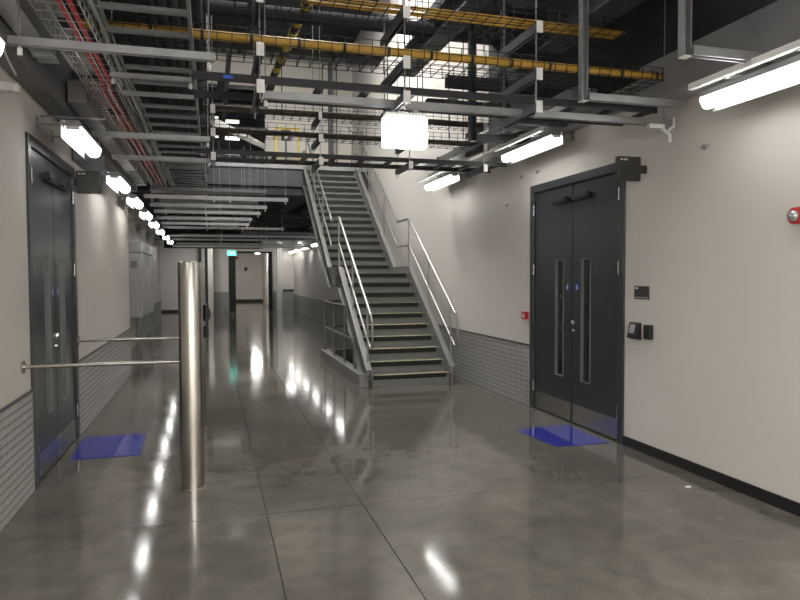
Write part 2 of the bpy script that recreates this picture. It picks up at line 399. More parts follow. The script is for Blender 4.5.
def fillet(pts, r=.05, n=4):
    pts = [Vector(p) for p in pts]; out = [pts[0]]
    for a, p, c in zip(pts[:-2], pts[1:-1], pts[2:]):
        d1 = (a-p); d2 = (c-p); rr = min(r, d1.length*.45, d2.length*.45); A = p+d1.normalized()*rr; B = p+d2.normalized()*rr
        for i in range(n+1):
            t = i/n; out.append(A*(1-t)**2+p*2*t*(1-t)+B*t*t)
    out.append(pts[-1]); return out
def stair_rail(x, left):
    t = thing('handrail', ('left' if left else 'right')+' tubular metal handrail of the staircase with lower mid rail', 'handrail', (x, Y0, 0))
    hr, mr = .88, .42
    yl1, yl2 = yk(10)+.20, yk(11)-.25
    topz = RI*10+hr+.10
    y9 = yk(25)
    def path(h):
        zl = RI*10+h+.08
        return [(x, Y0-.05, nz(Y0)+h-.03), (x, yl1, zl), (x, yl2, zl-.0), (x, yl2+.10, zl+.02+.10*sl), (x, y9+.1, RI*25+h+.05), (x, y9+.5, RI*25+h+.05)]
    pt = path(hr); pm = path(mr)
    s = -1 if left else 1
    # bottom return between top and mid rail
    A = Vector(pt[0]); Bm = Vector(pm[0])
    loop = [Bm+Vector((0, .05, .02)), Bm, Bm+Vector((0, -.10, .02)), A+Vector((0, -.13, -.12)), A+Vector((0, -.03, 0))]
    MB().tube(fillet([tuple(A+Vector((0, -.03, 0)))]+pt[1:], .06), .0215, 12).build('top_rail', RAILM, t)
    MB().tube(fillet([tuple(Bm)]+pm[1:], .06), .0165, 12).build('mid_rail', RAILM, t)
    MB().tube(fillet([tuple(p) for p in loop], .09), .0165, 12).build('end_loop', RAILM, t)
    for y in (Y0+.12, yk(6), yl1+.02 if False else yk(10)+.22, yk(14)+.05, yk(19), yk(24)):
        if y <= yk(10)+.2: zt = RI+(y-Y0)*sl+hr
        elif y < yl2: zt = RI*10+hr+.08
        else: zt = RI*11+(y-yk(11))*sl+hr
        zb = (RI+(y-Y0)*sl if y < yk(10) else RI*10+.1 if y < yl2 else RI*11+(y-yk(11))*sl)-.06
        MB().tube([(x, y, zb), (x, y, zt)], .0155, 10).build('post', RAILM, t)
        MB().box(x-.02, y-.04, zb-.03, x+.02, y+.04, zb+.05).build('post_bracket', RAILM, t, bev=.005)
    return t
stair_rail(SX0-.03, True); stair_rail(SX1+.06, False)
# kerb and guard under the stairs
kb = MB().box(1.96, 8.98, 0, 2.10, 12.42, .17).box(2.10, 12.28, 0, 3.3, 12.42, .17)
kb.build('stair_kerb', STRING, label='low grey steel kerb around the space beneath the stairs', cat='kerb')
MB().box(2.1, 8.88, 0, 3.24, 8.93, .10).build('stair_toe_plate', STRING, label='grey toe plate under the lowest step of the stairs', cat='plate')
G = thing('guard_rail', 'grey tubular guard rail standing on the kerb beneath the stairs', 'guard rail', (2.03, 12.3, .17))
MB().tube(fillet([(2.03, 10.25, 1.08), (2.03, 12.35, 1.08), (2.9, 12.35, 1.08)], .05), .018, 10).build('top_rail', GUARD, G)
MB().tube(fillet([(2.03, 9.62, .60), (2.03, 12.35, .60), (2.9, 12.35, .60)], .05), .016, 10).build('mid_rail', GUARD, G)
for p in ((2.03, 12.32), (2.03, 11.36), (2.03, 10.40), (2.03, 9.64), (2.85, 12.35)):
    MB().tube([(p[0], p[1], .17), (p[0], p[1], .62 if p[1] < 10 else 1.08)], .018, 10).build('post', GUARD, G)

# ------------------------------------------------------------------ linear lamps
def lamp(x, y0, y1, z, label, group, rail_dx=None, wd=.10, wallx=None, top=None):
    t = thing('linear_lamp', label, 'lamp', (x, (y0+y1)/2, z), group)
    a = wd/2
    prof = [(-a, .055), (-a*.92, .02), (-a*.7, -.005), (-a*.35, -.018), (a*.35, -.018), (a*.7, -.005), (a*.92, .02), (a, .055)]
    MB().prism(prof, 'y', y0+.02, y1-.02, at=(x, z)).build('diffuser', GLOW, t)
    MB().prism([(-a-.006, .055), (a+.006, .055), (a*.8, .10), (-a*.8, .10)], 'y', y0, y1, at=(x, z)).build('housing', GALVD, t)
    for ya, yb in ((y1-.02, y1+.008), (y0-.008, y0+.02)): MB().box(x-a*.8, ya, z+.03, x+a*.8, yb, z+.056).build('end_cap', WHITE, t)
    if wallx is not None:
        q = 1 if wallx > 0 else -1
        MB().box(x+q*(a+.022), y0, z-.030, x+q*(a+.026), y1, z+.10).box(x+q*a*.6, y0, z+.096, x+q*(a+.026), y1, z+.10).build('side_shield', GALVD, t)
    for yy in (y0+.2, y1-.24):
        if wallx is not None: MB().box(x, yy, z+.10, wallx, yy+.04, z+.115).box(wallx-(.006 if wallx > 0 else -.006), yy-.02, z+.06, wallx, yy+.06, z+.16).build('wall_bracket', GALVD, t)
        if top is not None: MB().tube([(x, yy, z+.09), (x, yy, top)], .005, 6).build('rod', GALV, t)
    if rail_dx is not None:
        MB().box(x+rail_dx-.02, y0+.05, z+.10, x+rail_dx+.02, y1-.02, z+.14).build('mounting_rail', WHITE, t)
        MB().box(x+rail_dx, y0+.3, z+.10, x+.01, y0+.34, z+.12).box(x+rail_dx, y1-.34, z+.10, x+.01, y1-.30, z+.12).build('mounting_clip', WHITE, t)
    return t
RL = [(3.30, 2.68, 3.87, 2.715), (3.30, 5.92, 7.12, 2.885), (3.30, 8.78, 10.0, 2.92)]
for i, (x, a, c, z) in enumerate(RL):
    lamp(x, a, c, z, ORD[i]+' glowing linear lamp above the right wall, counted from the viewer', 'linear lamps along the right wall', -.13 if i < 2 else -.16, wallx=XR)
y = 12.0; i = 3
for a in (16.0,):
    lamp(3.4, a, a+1.0, 2.7, ORD[i]+' linear lamp of the right row, hidden behind the stairs', 'linear lamps along the right wall', wallx=XR); i += 1
for a in (17.4, 19.6, 22.0, 24.4, 27.0, 29.2):
    lamp(3.4, a, a+1.15, 2.60, ORD[i]+' linear lamp of the right row, far down the corridor', 'linear lamps along the right wall', wallx=XR); i += 1
for k, yy in enumerate((-.4, -3.2)):
    lamp(3.3, yy, yy+1.2, 2.72, ('first', 'second')[k]+' linear lamp of the right row behind the viewer', 'linear lamps along the right wall', wallx=XR)
    lamp(-1.0, yy, yy+1.2, 2.62, ('first', 'second')[k]+' linear lamp of the left row behind the viewer', 'linear lamps along the left wall', wallx=XL)
# unseen fill panels added behind the viewer, over the services and far down
def fill_panel(x, y, z, sx, sy, e, label, top):
    t = thing('fill_panel', label, 'lamp', (x, y, z), 'added fill panels out of view')
    MB().box(x-sx, y-sy, z, x+sx, y+sy, z+.03).build('diffuser', mat('fill_glow_%g' % e, (1, .985, .95), .4, emit=e), t)
    MB().box(x-sx-.02, y-sy-.02, z+.03, x+sx+.02, y+sy+.02, z+.09).build('housing', WHITE, t)
    MB().tube([(x, y, z+.09), (x, y, top)], .008, 6).build('rod', GALV, t)
fill_panel(.2, -2.4, 2.9, .6, .6, 15, 'added fill panel behind the viewer, left of the middle', 3.98)
fill_panel(2.2, -2.4, 2.9, .6, .6, 15, 'added fill panel behind the viewer, right of the middle', 7.6)
fill_panel(1.2, -.8, 2.95, .6, .3, 13, 'added fill panel just behind the viewer', 7.6)
fill_panel(1.2, 2.2, 7.2, .5, .8, 6, 'high added fill panel above the services, nearest', 7.6)
fill_panel(1.2, 6.2, 7.2, .5, .8, 9, 'high added fill panel above the services, second', 7.6)
fill_panel(1.3, 9.2, 7.3, .6, .6, 8, 'high added fill panel above the services, third', 7.6)
fill_panel(1.7, 12.0, 7.35, .7, .5, 26, 'high added fill panel above the services, before the stair head', 7.6)
fill_panel(-.3, 28.2, 3.25, .25, .3, 16, 'added fill panel above the far wall, left one', 3.42)
fill_panel(3.2, 28.2, 3.25, .2, .3, 14, 'added fill panel above the far wall, right one', 3.42)
fill_panel(2.2, 37.0, 3.25, .12, .4, 40, 'added fill panel inside the far room', 3.42)

LL = [(-1.0, 2.45, 3.62), (-.98, 5.42, 6.36), (-1.03, 7.95, 8.95), (-1.06, 10.0, 10.9), (-1.10, 12.1, 13.0), (-1.14, 14.3, 15.2), (-1.18, 16.6, 17.5), (-1.20, 19.1, 19.9), (-1.24, 21.6, 22.4)]
for i, (x, a, c) in enumerate(LL):
    lamp(x, a, c, 2.615, ORD[i]+' glowing linear lamp above the left wall, counted from the viewer', 'linear lamps along the left wall', wd=.115, wallx=XL if c < 11.2 else -1.7)

# suspended box lamps
def box_lamp(x0, x1, y, z0, z1, label, dep=.10, mt=GLOWB, top=None):
    t = thing('box_lamp', label, 'lamp', ((x0+x1)/2, y, z0))
    MB().box(x0, y, z0, x1, y+dep, z1).build('light_box', mt, t, bev=.012)
    if top:
        for xx in (x0+.08, x1-.08): MB().tube([(xx, y+.05, z1), (xx, y+.05, top)], .005, 6).build('rod', GALV, t)
    MB().box(x0+.01, y+.01, z1, x1-.01, y+dep-.01, z1+.03).build('top_housing', WHITE, t, bev=.005)
    MB().box(x0+.06, y+.03, z1+.03, x0+.10, y+.07, z1+.06).box(x1-.10, y+.03, z1+.03, x1-.06, y+.07, z1+.06).build('hanger_clip', GALV, t)
    return t
box_lamp(1.178, 1.495, 4.51, 2.465, 2.675, 'bright white box lamp hanging under the long strut near centre')
box_lamp(-.02, .68, 17.6, 2.80, 3.0, 'distant box lamp hanging low over the corridor', .25, mt=GALVD, top=3.415)
MB().box(-.02, 17.58, 2.785, .68, 17.85, 2.80).build('diffuser', mat('dim_lamp_diffuser', (1, .96, .88), .4, emit=.5), bpy.data.objects['box_lamp.001'])

# ------------------------------------------------------------------ strut framework on the left (transverse channels hung on rods)
def trapeze(x0, x1, y, z, label, rods=(), mt=GALV, w=.041, h=.041, group='galvanised ceiling struts', top=3.98, tips=True):
    t = thing('ceiling_strut', label, 'strut', ((x0+x1)/2, y, z), group)
    MB().prism(channel(w, h), 'x', x0, x1, at=(y, z)).build('channel', mt, t)
    for r in rods:
        MB().tube([(r, y, z-.045), (r, y, top)], .005, 6).build('rod', GALV, t)
        if tips: MB().lathe((r, y, z-.05), [(0, 0), (.013, .003), (.013, .035), (.006, .04)], n=10).build('white_tip', WHITE, t)
    return t
trapeze(-.98, .03, 3.82, 2.735, 'thick ceiling strut crossing above the nearest left lamp', (-.93, .0), w=.045, h=.04)
for k, (x0, y) in enumerate(((-.66, 4.98), (-.64, 5.45))):
    t = trapeze(x0, -.12, y, 2.935, ('nearer', 'farther')[k]+' short thin strut just below the left cable ladder', (-.13, x0+.02) if k == 0 else (), w=.03, h=.03)
SL = [(-1.0, .0, 6.42, 2.80, (-.02,), 2.55), (-1.0, .0, 7.6, 2.80, (-.02,), 0),
      (-1.02, 1.24, 11.2, 2.80, (-.9, .05, .3, 1.2), 0), (-1.02, .98, 12.3, 2.78, (-.1, .15, .95), 0), (-1.05, .95, 13.5, 2.78, (-.1, .9), 0),
      (-1.1, .85, 14.7, 2.76, (-.1, .8), 0), (-1.1, .85, 15.9, 2.74, (-.1, .8), 0), (-1.15, 1.8, 17.2, 2.74, (-.1, .75, 1.75), 0),
      (-1.2, 3.4, 20.3, 2.72, (.3, 1.6, 3.3), 0), (-1.2, 3.3, 22.3, 2.72, (.3, 1.6, 3.2), 0), (-1.2, 3.3, 25.0, 2.72, (.3, 1.6, 3.2), 0)]
for i, (x0, x1, y, z, rods, _) in enumerate(SL):
    trapeze(x0, x1, y, z, ORD[i+1]+' cross strut under the left services, counted down the corridor', rods, h=.06 if y > 10 else .045, w=.05, top=3.415 if y > 15.4 else 3.975)
# broad pale trays resting above those struts further on
for i, (x0, x1, y0, y1, z) in enumerate(((-.95, .9, 11.4, 11.75, 2.95), (-.9, .85, 12.6, 13.0, 2.93), (-.9, .85, 13.8, 14.3, 2.92), (-1.0, .8, 16.2, 16.7, 2.9), (.9, 3.3, 21.2, 21.6, 2.90), (-1.0, 3.2, 23.5, 23.9, 2.95))):
    t = thing('cable_tray', ORD[i]+' flat cross tray above the corridor struts, counted from the viewer', 'cable tray', ((x0+x1)/2, y0, z), 'flat cross trays')
    MB().box(x0, y0, z, x1, y1, z+.008).box(x0, y0, z, x1, y0+.006, z+.06).box(x0, y1-.006, z, x1, y1, z+.06).build('tray_body', RACK, t)
    for r in (x0+.25, x1-.25): MB().tube([(r, y0+.03, z), (r, y0+.03, 3.415 if y0 > 15.4 else 3.975)], .005, 6).build('rod', GALV, t)
for i in range(6):
    MB().tube([(-.7+i*.62, 15.8, 3.34), (-.7+i*.62, 25.8, 3.34)], .04+.02*(i % 2), 10).build('insulated_pipe', PIPE, label=ORD[i]+' black pipe from the left under the upper floor', cat='pipe', group='black pipes under the upper floor')
for i, yy in enumerate((16.9, 18.4, 19.5, 22.4)):
    t = thing('cable_ladder', ORD[i]+' dark cross ladder over the far corridor, counted from the viewer', 'cable ladder', (1.4, yy, 3.08), 'dark cross ladders')
    for dy in (0, .5): MB().box(-1.2, yy+dy, 3.08, 3.3, yy+dy+.03, 3.14).build('side_rail', BLACKM, t)
    for k in range(14): MB().box(-1.1+k*.32, yy+.03, 3.09, -1.06+k*.32, yy+.5, 3.11).build('rung', BLACKM, t)
    for xx in (-1.0, 1.1, 3.1): MB().tube([(xx, yy+.015, 3.1), (xx, yy+.015, 3.415)], .005, 6).build('rod', BLACKM, t)
# black beam closing the view of the ceiling, and white framing
struct('trim_5', MB().box(-1.7, 26.0, 2.62, 1.9, 26.15, 2.92).box(-2.6, 26.0, 2.92, 3.6, 26.15, 3.42), BLACKM, label='black downstand beam across the far corridor')
trapeze(-1.3, 3.5, 24.2, 2.58, 'lowest pale strut crossing the far end of the corridor', (.2, 1.7, 3.0), h=.08, w=.06, top=3.42, group='galvanised ceiling struts')

# ------------------------------------------------------------------ cable ladder, red cables and ducts on the left
def ladder_y(x0, x1, y0, y1, z, label, mt, rung=.36, hh=.06, rw=.05):
    t = thing('cable_ladder', label, 'cable ladder', ((x0+x1)/2, y0, z))
    for x in (x0, x1-.012): MB().box(x, y0, z, x+.018, y1, z+hh).build('side_rail', mt, t)
    y = y0+.12
    while y < y1-.05:
        MB().box(x0+.018, y, z+.012, x1-.012, y+rw, z+.034).build('rung', mt, t); y += rung
    for x in (x1,):
        for yy in (y0+1.2, (y0+y1)/2, y1-.3): MB().tube([(x, yy, z), (x, yy, 3.975)], .005, 6).build('rod', GALV, t)
    return t
ladder_y(-.60, -.10, 1.6, 9.4, 2.99, 'grey cable ladder running down the left ceiling toward the corridor', RACK)
ladder_y(-.62, -.08, 9.7, 15.0, 3.1, 'farther grey cable ladder continuing down the left ceiling', RACK, rung=.3)
for i in range(7):
    x = -.54+i*.078
    MB().tube([(x, 1.0, 3.34), (x, 6.2+.05*i, 3.34), (x-.05, 8.2, 3.42), (x-.05, 15.0, 3.42)], .033, 10).build('insulated_pipe', PIPE, label=ORD[i]+' black insulated pipe from the left above the left cable ladder', cat='pipe', group='parallel black insulated pipes above the left ladder')
# second layer of darker cross bars above
for i in range(9):
    y = 2.4+i*1.25
    t = thing('cross_bar', ORD[i]+' dark grey cross bar under the insulated pipes, counted from the viewer', 'strut', (-.6, y, 3.22), 'dark cross bars under the insulated pipes')
    MB().prism(channel(.05, .05), 'x', -1.2, -.02, at=(y, 3.22)).build('channel', BEAM, t)
    for r in (-1.1, -.06): MB().tube([(r, y+.035, 3.2), (r, y+.035, 3.975)], .005, 6).build('rod', BEAM, t)

def basket_y(x0, x1, y0, y1, z, h, label, mt, step=.1, r=.003, nlong=4):
    b = MB(); y = y0
    while y <= y1+1e-6:
        b.tube([(x0, y, z+h), (x0, y, z), (x1, y, z), (x1, y, z+h)], r, 4, False); y += step
    for k in range(nlong+1):
        x = x0+(x1-x0)*k/nlong; b.tube([(x, y0, z), (x, y1, z)], r, 4, False)
    for x in (x0, x1):
        for zz in (z+h/2, z+h): b.tube([(x, y0, zz), (x, y1, zz)], r, 4, False)
    return b.build('wire_basket', mt, label=label, cat='wire basket')
basket_y(-.88, -.64, 1.8, 5.5, 2.96, .11, 'silver wire basket holding the red cables at upper left', WIRES, step=.125, r=.004, nlong=3)
basket_y(-.93, -.70, 5.6, 11.5, 3.02, .11, 'silver wire basket beyond the first, above the left doors', WIRES)
for i, dx in enumerate((-.735, -.685)):
    MB().tube(fillet([(dx, 1.8, 2.985), (dx-.02, 5.3, 2.985), (dx-.08, 5.7, 3.045), (dx-.08, 8, 3.045), (dx-.08, 11.5, 3.045)], .1), .014, 8).build('red_cable', RED, label=('left' if i == 0 else 'right')+' one of two red cables in the silver wire basket', cat='cable', group='red cables in the wire basket')
for i in range(7):
    x = -.625+i*.010; z = 3.01+.014*(i % 3)
    pts = [(x+random.uniform(-.012, .012), y, z+random.uniform(-.012, .012)) for y in [1.8+.6*k for k in range(17)]]
    MB().tube(pts, .0075, 6).build('grey_cable', (GREYK, WIRES, GREYK, RED)[i % 4] if i != 3 else GREYK, label=ORD[i]+' thin cable from the left in the bundle beside the red cables', cat='cable', group='thin cables in the left bundle')
# tangled red cables further along
for i in range(4):
    x = -.90+i*.045
    pts = [(x+random.uniform(-.02, .02), y, 3.06+random.uniform(-.01, .03)) for y in [5.7+.35*k for k in range(15)]]
    MB().tube(pts, .009, 6).build('red_cable', RED, label=ORD[i]+' loosely laid red cable from the left in the farther wire basket', cat='cable', group='loose red cables in the farther basket')
# ducts along the left wall
def duct_y(x0, x1, y0, y1, z0, z1, label, mt=GALVD, seam=1.2):
    t = thing('air_duct', label, 'duct', ((x0+x1)/2, y0, z0))
    y = y0
    while y < y1-.01:
        e = min(y+seam, y1)
        MB().box(x0, y, z0, x1, e-.006, z1).build('duct_section', mt, t)
        if e < y1: MB().box(x0-.012, e-.02, z0-.012, x1+.012, e+.012, z1+.012).build('duct_flange', GALV, t)
        y = e
    return t
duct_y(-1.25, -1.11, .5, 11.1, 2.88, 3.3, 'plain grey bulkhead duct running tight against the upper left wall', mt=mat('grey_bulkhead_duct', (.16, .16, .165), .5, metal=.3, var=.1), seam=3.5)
duct_y(-1.09, -.96, 1.2, 4.95, 2.98, 3.3, 'wide galvanised duct at upper left above the nearest lamp', mt=mat('bright_galvanised_duct', (.52, .53, .54), .3, metal=.6, var=.12, vscale=3))
duct_y(-1.09, -.95, 5.85, 10.9, 2.95, 3.12, 'narrow galvanised trunking above the left doors')
duct_y(-1.25, -1.10, 6.9, 7.8, 2.66, 2.85, 'bluish grey duct box behind the left projecting sign', mt=mat('blue_grey_duct', (.16, .18, .23), .5), seam=2)
MB().tube([(-1.26, 5.72, 2.80), (-.80, 5.72, 2.80)], .009, 8).build('conduit', GALV, label='thin conduit crossing from left wall above the doors', cat='conduit')
# white junction box with flying lead by the nearest left lamp
t = thing('junction_box', 'white junction box with a looping lead on the upper left wall', 'junction box', (-1.2, 4.62, 2.80))
MB().box(-1.262, 4.60, 2.70, -1.17, 4.68, 2.755).lathe((-1.16, 4.64, 2.70), [(.022, 0), (.03, .02), (.03, .045), (.012, .06), (0, .06)]).build('box', WHITE, t, bev=.01)
MB().tube(fillet([(-1.15, 4.62, 2.80), (-1.15, 4.4, 2.86), (-1.05, 4.0, 2.80), (-1.0, 3.65, 2.70)], .15, 6), .006, 8).build('lead', WHITE, t)

# ------------------------------------------------------------------ stacked transverse trays
def basket_x(x0, x1, y0, y1, z, h, label, mt=WIREB, step=.1, r=.003, nl=4):
    b = MB(); x = x0
    while x <= x1+1e-6:
        b.tube([(x, y0, z+h), (x, y0, z), (x, y1, z), (x, y1, z+h)], r, 4, False); x += step
    for k in range(nl+1):
        y = y0+(y1-y0)*k/nl; b.tube([(x0, y, z), (x1, y, z)], r, 4, False)
    for y in (y0, y1):
        for zz in (z+h/2, z+h): b.tube([(x0, y, zz), (x1, y, zz)], r, 4, False)
    return b.build('wire_basket', mt, label=label, cat='wire basket')
def ladder_x(x0, x1, y0, y1, z, label, rung=.3, hh=.06):
    t = thing('cable_ladder', label, 'cable ladder', ((x0+x1)/2, y0, z))
    for y in (y0, y1-.02): MB().box(x0, y, z, x1, y+.02, z+hh).build('side_rail', BLACKM, t)
    x = x0+.15
    while x < x1-.05:
        MB().box(x, y0+.02, z+.01, x+.045, y1-.02, z+.035).build('rung', BLACKM, t); x += rung
    return t
def support(x, y0, y1, zs, label, top=7.5, rods=True):
    t = thing('tray_support', label, 'hanger', (x, y0, zs[0]))
    for z in zs:
        a = MB().prism(channel(.041, .06), 'y', y0, y1, at=(x, z-.06)).build('cross_arm', BEAM, t)
        MB().box(x-.025, y0-.008, z-.075, x+.025, y0, z+.01).build('end_cap', WHITE, t, bev=.003)
    for y in (y0+.05, y1-.05):
        MB().tube([(x, y, zs[0]-.10), (x, y, top)], .006, 6).build('rod', GALV if rods else WIREB, t)
    return t
# near stack
ladder_x(-.10, 3.3, 4.37, 4.83, 2.79, 'nearer black cable ladder lying on the long strut', rung=.32, hh=.05)
basket_x(-.58, 3.56, 4.30, 4.70, 3.02, .09, 'middle black wire basket of the near stack, carrying the thick yellow duct', step=.09)
basket_x(.17, 3.3, 4.30, 4.70, 3.35, .09, 'upper black wire basket of the near stack, with thin yellow cables', step=.09)
for i, x in enumerate((.31, 1.27, 2.25)):
    support(x, 4.28, 4.92, [2.78, 3.01, 3.34], ('left', 'middle', 'right')[i]+' rod hanger with white end caps under the near tray stack')
t = thing('yellow_duct', 'thick yellow fibre duct with black straps crossing the ceiling', 'duct', (1.2, 4.35, 3.03))
MB().tube([(-.72, 4.35, 3.06), (3.45, 4.35, 3.06)], .030, 14).build('duct_tube', YEL, t)
x = -.65
while x < 3.4:
    MB().tube([(x, 4.35, 3.06), (x+.02, 4.35, 3.06)], .034, 14).build('strap', BLACKM, t); x += .30
for i in range(4):
    MB().tube([(.62, 4.34+i*.045, 3.37+.008*(i % 2)), (2.0, 4.34+i*.05, 3.37), (3.0, 4.36+i*.045, 3.37)], .0075, 8).build('yellow_cable', YEL, label=ORD[i]+' thin yellow cable from the front in the upper near basket', cat='cable', group='thin yellow cables in the upper basket')
MB().box(.085, 4.362, 2.805, .145, 4.369, 2.825).build('blue_tag', BLUEL, label='small blue tag on the front rail of the nearer black ladder', cat='tag')
# far stack
ladder_x(-.15, 3.42, 7.32, 7.82, 2.855, 'farther black cable ladder crossing in front of the stairs', rung=.33, hh=.05)
basket_x(-.1, 3.25, 7.34, 7.74, 3.12, .10, 'lower black wire basket of the far stack, in front of the stairs')
basket_x(-.1, 3.25, 7.34, 7.74, 3.35, .10, 'upper black wire basket of the far stack, in front of the stairs')
for zz, nm in ((3.12, 'lower'), (3.35, 'upper')):
    for i in range(4):
        pts = [(x, 7.38+i*.055+random.uniform(-.01, .01), zz+.012+random.uniform(0, .012)) for x in [-.1+.33*k for k in range(11)]]
        MB().tube(pts, .013, 6).build('brown_cable', BROWN, label=ORD[i]+' brown cable from the front in the %s basket of the far stack' % nm, cat='cable', group='brown cables in the %s far basket' % nm)
for i, x in enumerate((.03, 1.17, 2.20, 3.12)):
    support(x, 7.26, 7.86, [2.85, 3.10, 3.34], ORD[i] .replace('nearest', 'first')+' rod hanger from the left under the far tray stack')

# long galvanised strut carrying the box lamp
t = trapeze(.34, 3.54, 4.53, 2.735, 'long galvanised strut above the box lamp reaching the right wall', (.36, 3.48), w=.05, h=.05, top=7.5)
for xx in (.325, 3.54): MB().box(xx, 4.49, 2.72, xx+.015, 4.57, 2.80).build('end_cap', WHITE, t)
t = thing('cable_clip', 'white plastic cable clip at the right end of the long strut', 'clip', (3.42, 4.42, 2.68))
MB().box(3.30, 4.46, 2.70, 3.44, 4.505, 2.735).build('clip_body', WHITE, t, bev=.006)
MB().tube([(3.43, 4.48, 2.70), (3.50, 4.48, 2.66), (3.50, 4.48, 2.60)], .014, 8).tube([(3.47, 4.48, 2.68), (3.54, 4.48, 2.73)], .012, 8).build('clip_arm', WHITE, t)

# L-shaped strut hangers for the right lamps
def l_hanger(x0, x1, y, z, label, mt=GALV, w=.05):
    t = thing('strut_hanger', label, 'hanger', (x0, y, z))
    MB().prism(channel(w, w), 'z', z, 7.5, at=(x0, y)).build('upright', mt, t)
    MB().prism(channel(w, w), 'x', x0+.02, x1, at=(y, z)).build('arm', mt, t)
    MB().box(x0-.027, y-.004, z-.004, x0+.027, y+.055, z+.002).build('end_cap', WHITE, t)
l_hanger(2.72, 3.43, 3.33, 2.845, 'L-shaped galvanised hanger nearest the viewer at upper right', w=.055)
l_hanger(2.58, 3.42, 4.22, 2.80, 'L-shaped galvanised hanger just behind the nearest one')
l_hanger(2.73, 3.4, 5.9, 3.02, 'dark L-shaped hanger above the right double doors', mt=BEAM, w=.045)
l_hanger(2.76, 3.45, 6.75, 3.02, 'dark L-shaped hanger furthest along the right ceiling', mt=BEAM, w=.07)

# ducts and beams on the right
duct_y(3.30, 3.56, 1.0, 4.6, 2.91, 3.20, 'large galvanised duct above the nearest right lamp', seam=4)
duct_y(3.06, 3.30, 5.2, 9.4, 3.10, 3.20, 'slim galvanised duct running on above the right doors')
duct_y(3.42, 3.59, 4.75, 9.9, 3.03, 3.12, 'thin galvanised trunking tight to the right wall above the doors', seam=2.5)
def ibeam_y(x, y0, y1, z, h=.34, w=.22, label='', mt=BEAM):
    t = .018
    pr = [(-w/2, 0), (w/2, 0), (w/2, t), (t/2, t), (t/2, h-t), (w/2, h-t), (w/2, h), (-w/2, h), (-w/2, h-t), (-t/2, h-t), (-t/2, t), (-w/2, t)]
    MB().prism(pr, 'y', y0, y1, at=(x, z)).build('steel_beam', mt, label=label, cat='beam')
ibeam_y(3.04, 1.5, 5.6, 3.62, h=.42, w=.26, label='deep dark steel beam running away at upper right')
ibeam_y(2.42, 3.6, 8.2, 4.10, h=.26, label='smaller dark steel beam left of the deep one')
MB().box(2.5, 3.4, 4.6, 3.6, 8.2, 4.7).build('deck_panel', DARKC, label='dark overhead deck panel above the right-hand beams', cat='panel')
for i, (y, z) in enumerate(((4.6, 3.95), (5.6, 3.98), (6.9, 3.62), (7.6, 3.55))):
    MB().prism(channel(.10, .12), 'x', 2.5, 3.58, at=(y, z)).build('purlin', BEAM, label=ORD[i]+' dark purlin tying the right beams to the wall', cat='beam', group='dark purlins at upper right')
# black transverse pipes and cable racks higher up
MB().tube([(-.02, 6.9, 4.22), (2.9, 6.9, 4.22)], .075, 16).build('insulated_pipe', PIPE, label='thick black insulated pipe crossing high above the trays', cat='pipe')
t = ladder_x(.0, 2.2, 8.2, 8.75, 4.38, 'high black cable ladder behind the thick pipe', rung=.2)
for i in range(6):
    MB().tube([(.0, 8.27+i*.07, 4.42), (2.15, 8.27+i*.07, 4.42)], .022, 8).build('black_cable', BLACKM, label=ORD[i]+' black cable from the front in the high cable ladder', cat='cable', group='black cables in the high ladder')
for i, (x, y0, y1, z) in enumerate(((.30, 4.9, 5.3, 3.62), (.24, 9.2, 13.8, 4.6))):
    MB().box(x, y0, z, x+.06, y1, z+.16).build('bracket_beam', BEAM, label=('short dark bracket above the left near hanger', 'dark beam running back high on the left')[i], cat='beam')
MB().tube([(.97, 6.6, 4.32), (.80, 8.9, 4.15)], .05, 14).build('hazard_wrapped_pipe', HAZ, label='pipe wrapped in yellow and black spiral tape', cat='pipe')
# vertical suspension rods dropping in front of the upper wall
for i, (x, y) in enumerate(((1.62, 6.1), (1.85, 6.15), (2.0, 6.2), (2.42, 6.6), (2.58, 6.6), (2.2, 7.0), (.62, 6.0), (1.0, 6.1))):
    MB().tube([(x, y, 3.0), (x, y, 7.5)], .005, 6).build('suspension_rod', WIREB, label='thin black suspension rod hanging before the upper wall', cat='rod', group='thin black suspension rods')
# pale panel slanting in the opening, lying on the far stack's level
MB().poly([(.0, 11.0, 3.98), (.98, 12.6, 3.92), (1.02, 12.6, 4.0), (.0, 11.0, 4.12), (.0, 11.06, 3.98), (.98, 12.66, 3.92), (1.02, 12.66, 4.0), (.0, 11.06, 4.12)],
          [(0, 1, 2, 3), (7, 6, 5, 4), (0, 4, 5, 1), (1, 5, 6, 2), (2, 6, 7, 3), (3, 7, 4, 0)]).build('slanted_panel', PALEG, label='pale slanting edge panel high beside the dark opening', cat='panel')

# ------------------------------------------------------------------ upper level seen through the void
struct('wall_upper_back', MB().box(1.35, 17.2, 3.99, 3.61, 17.4, 7.6).box(-1.7, 17.2, 6.35, 1.35, 17.4, 7.6).box(-.45, 17.2, 3.99, -.1, 17.4, 7.6), WALLU, label='beige back wall of the upper floor')
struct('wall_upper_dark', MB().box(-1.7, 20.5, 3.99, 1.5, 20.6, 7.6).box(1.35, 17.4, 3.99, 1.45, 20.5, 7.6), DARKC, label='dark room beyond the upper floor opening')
struct('wall_upper_left', MB().box(-.12, 15.4, 3.99, -.02, 17.2, 7.6).box(-1.6, -4, 4.2, -.02, 15.4, 7.6), DARKC)
for i, (x, z) in enumerate(((.62, 5.98), (.62, 5.50), (.62, 5.05), (.15, 6.1), (.15, 5.55))):
    MB().box(x-(.20 if x > .5 else .08), 19.8, z, x+(.20 if x > .5 else .08), 19.85, z+(.09 if i < 2 else .04)).build('glowing_panel', mat('dim_room_light', (1, .97, .88), .4, emit=.9 if i < 2 else .35), label='small lit window strip in the dark upper room, %s of five' % ORD[i].replace('nearest', 'first'), cat='light', group='lit strips in the upper room')
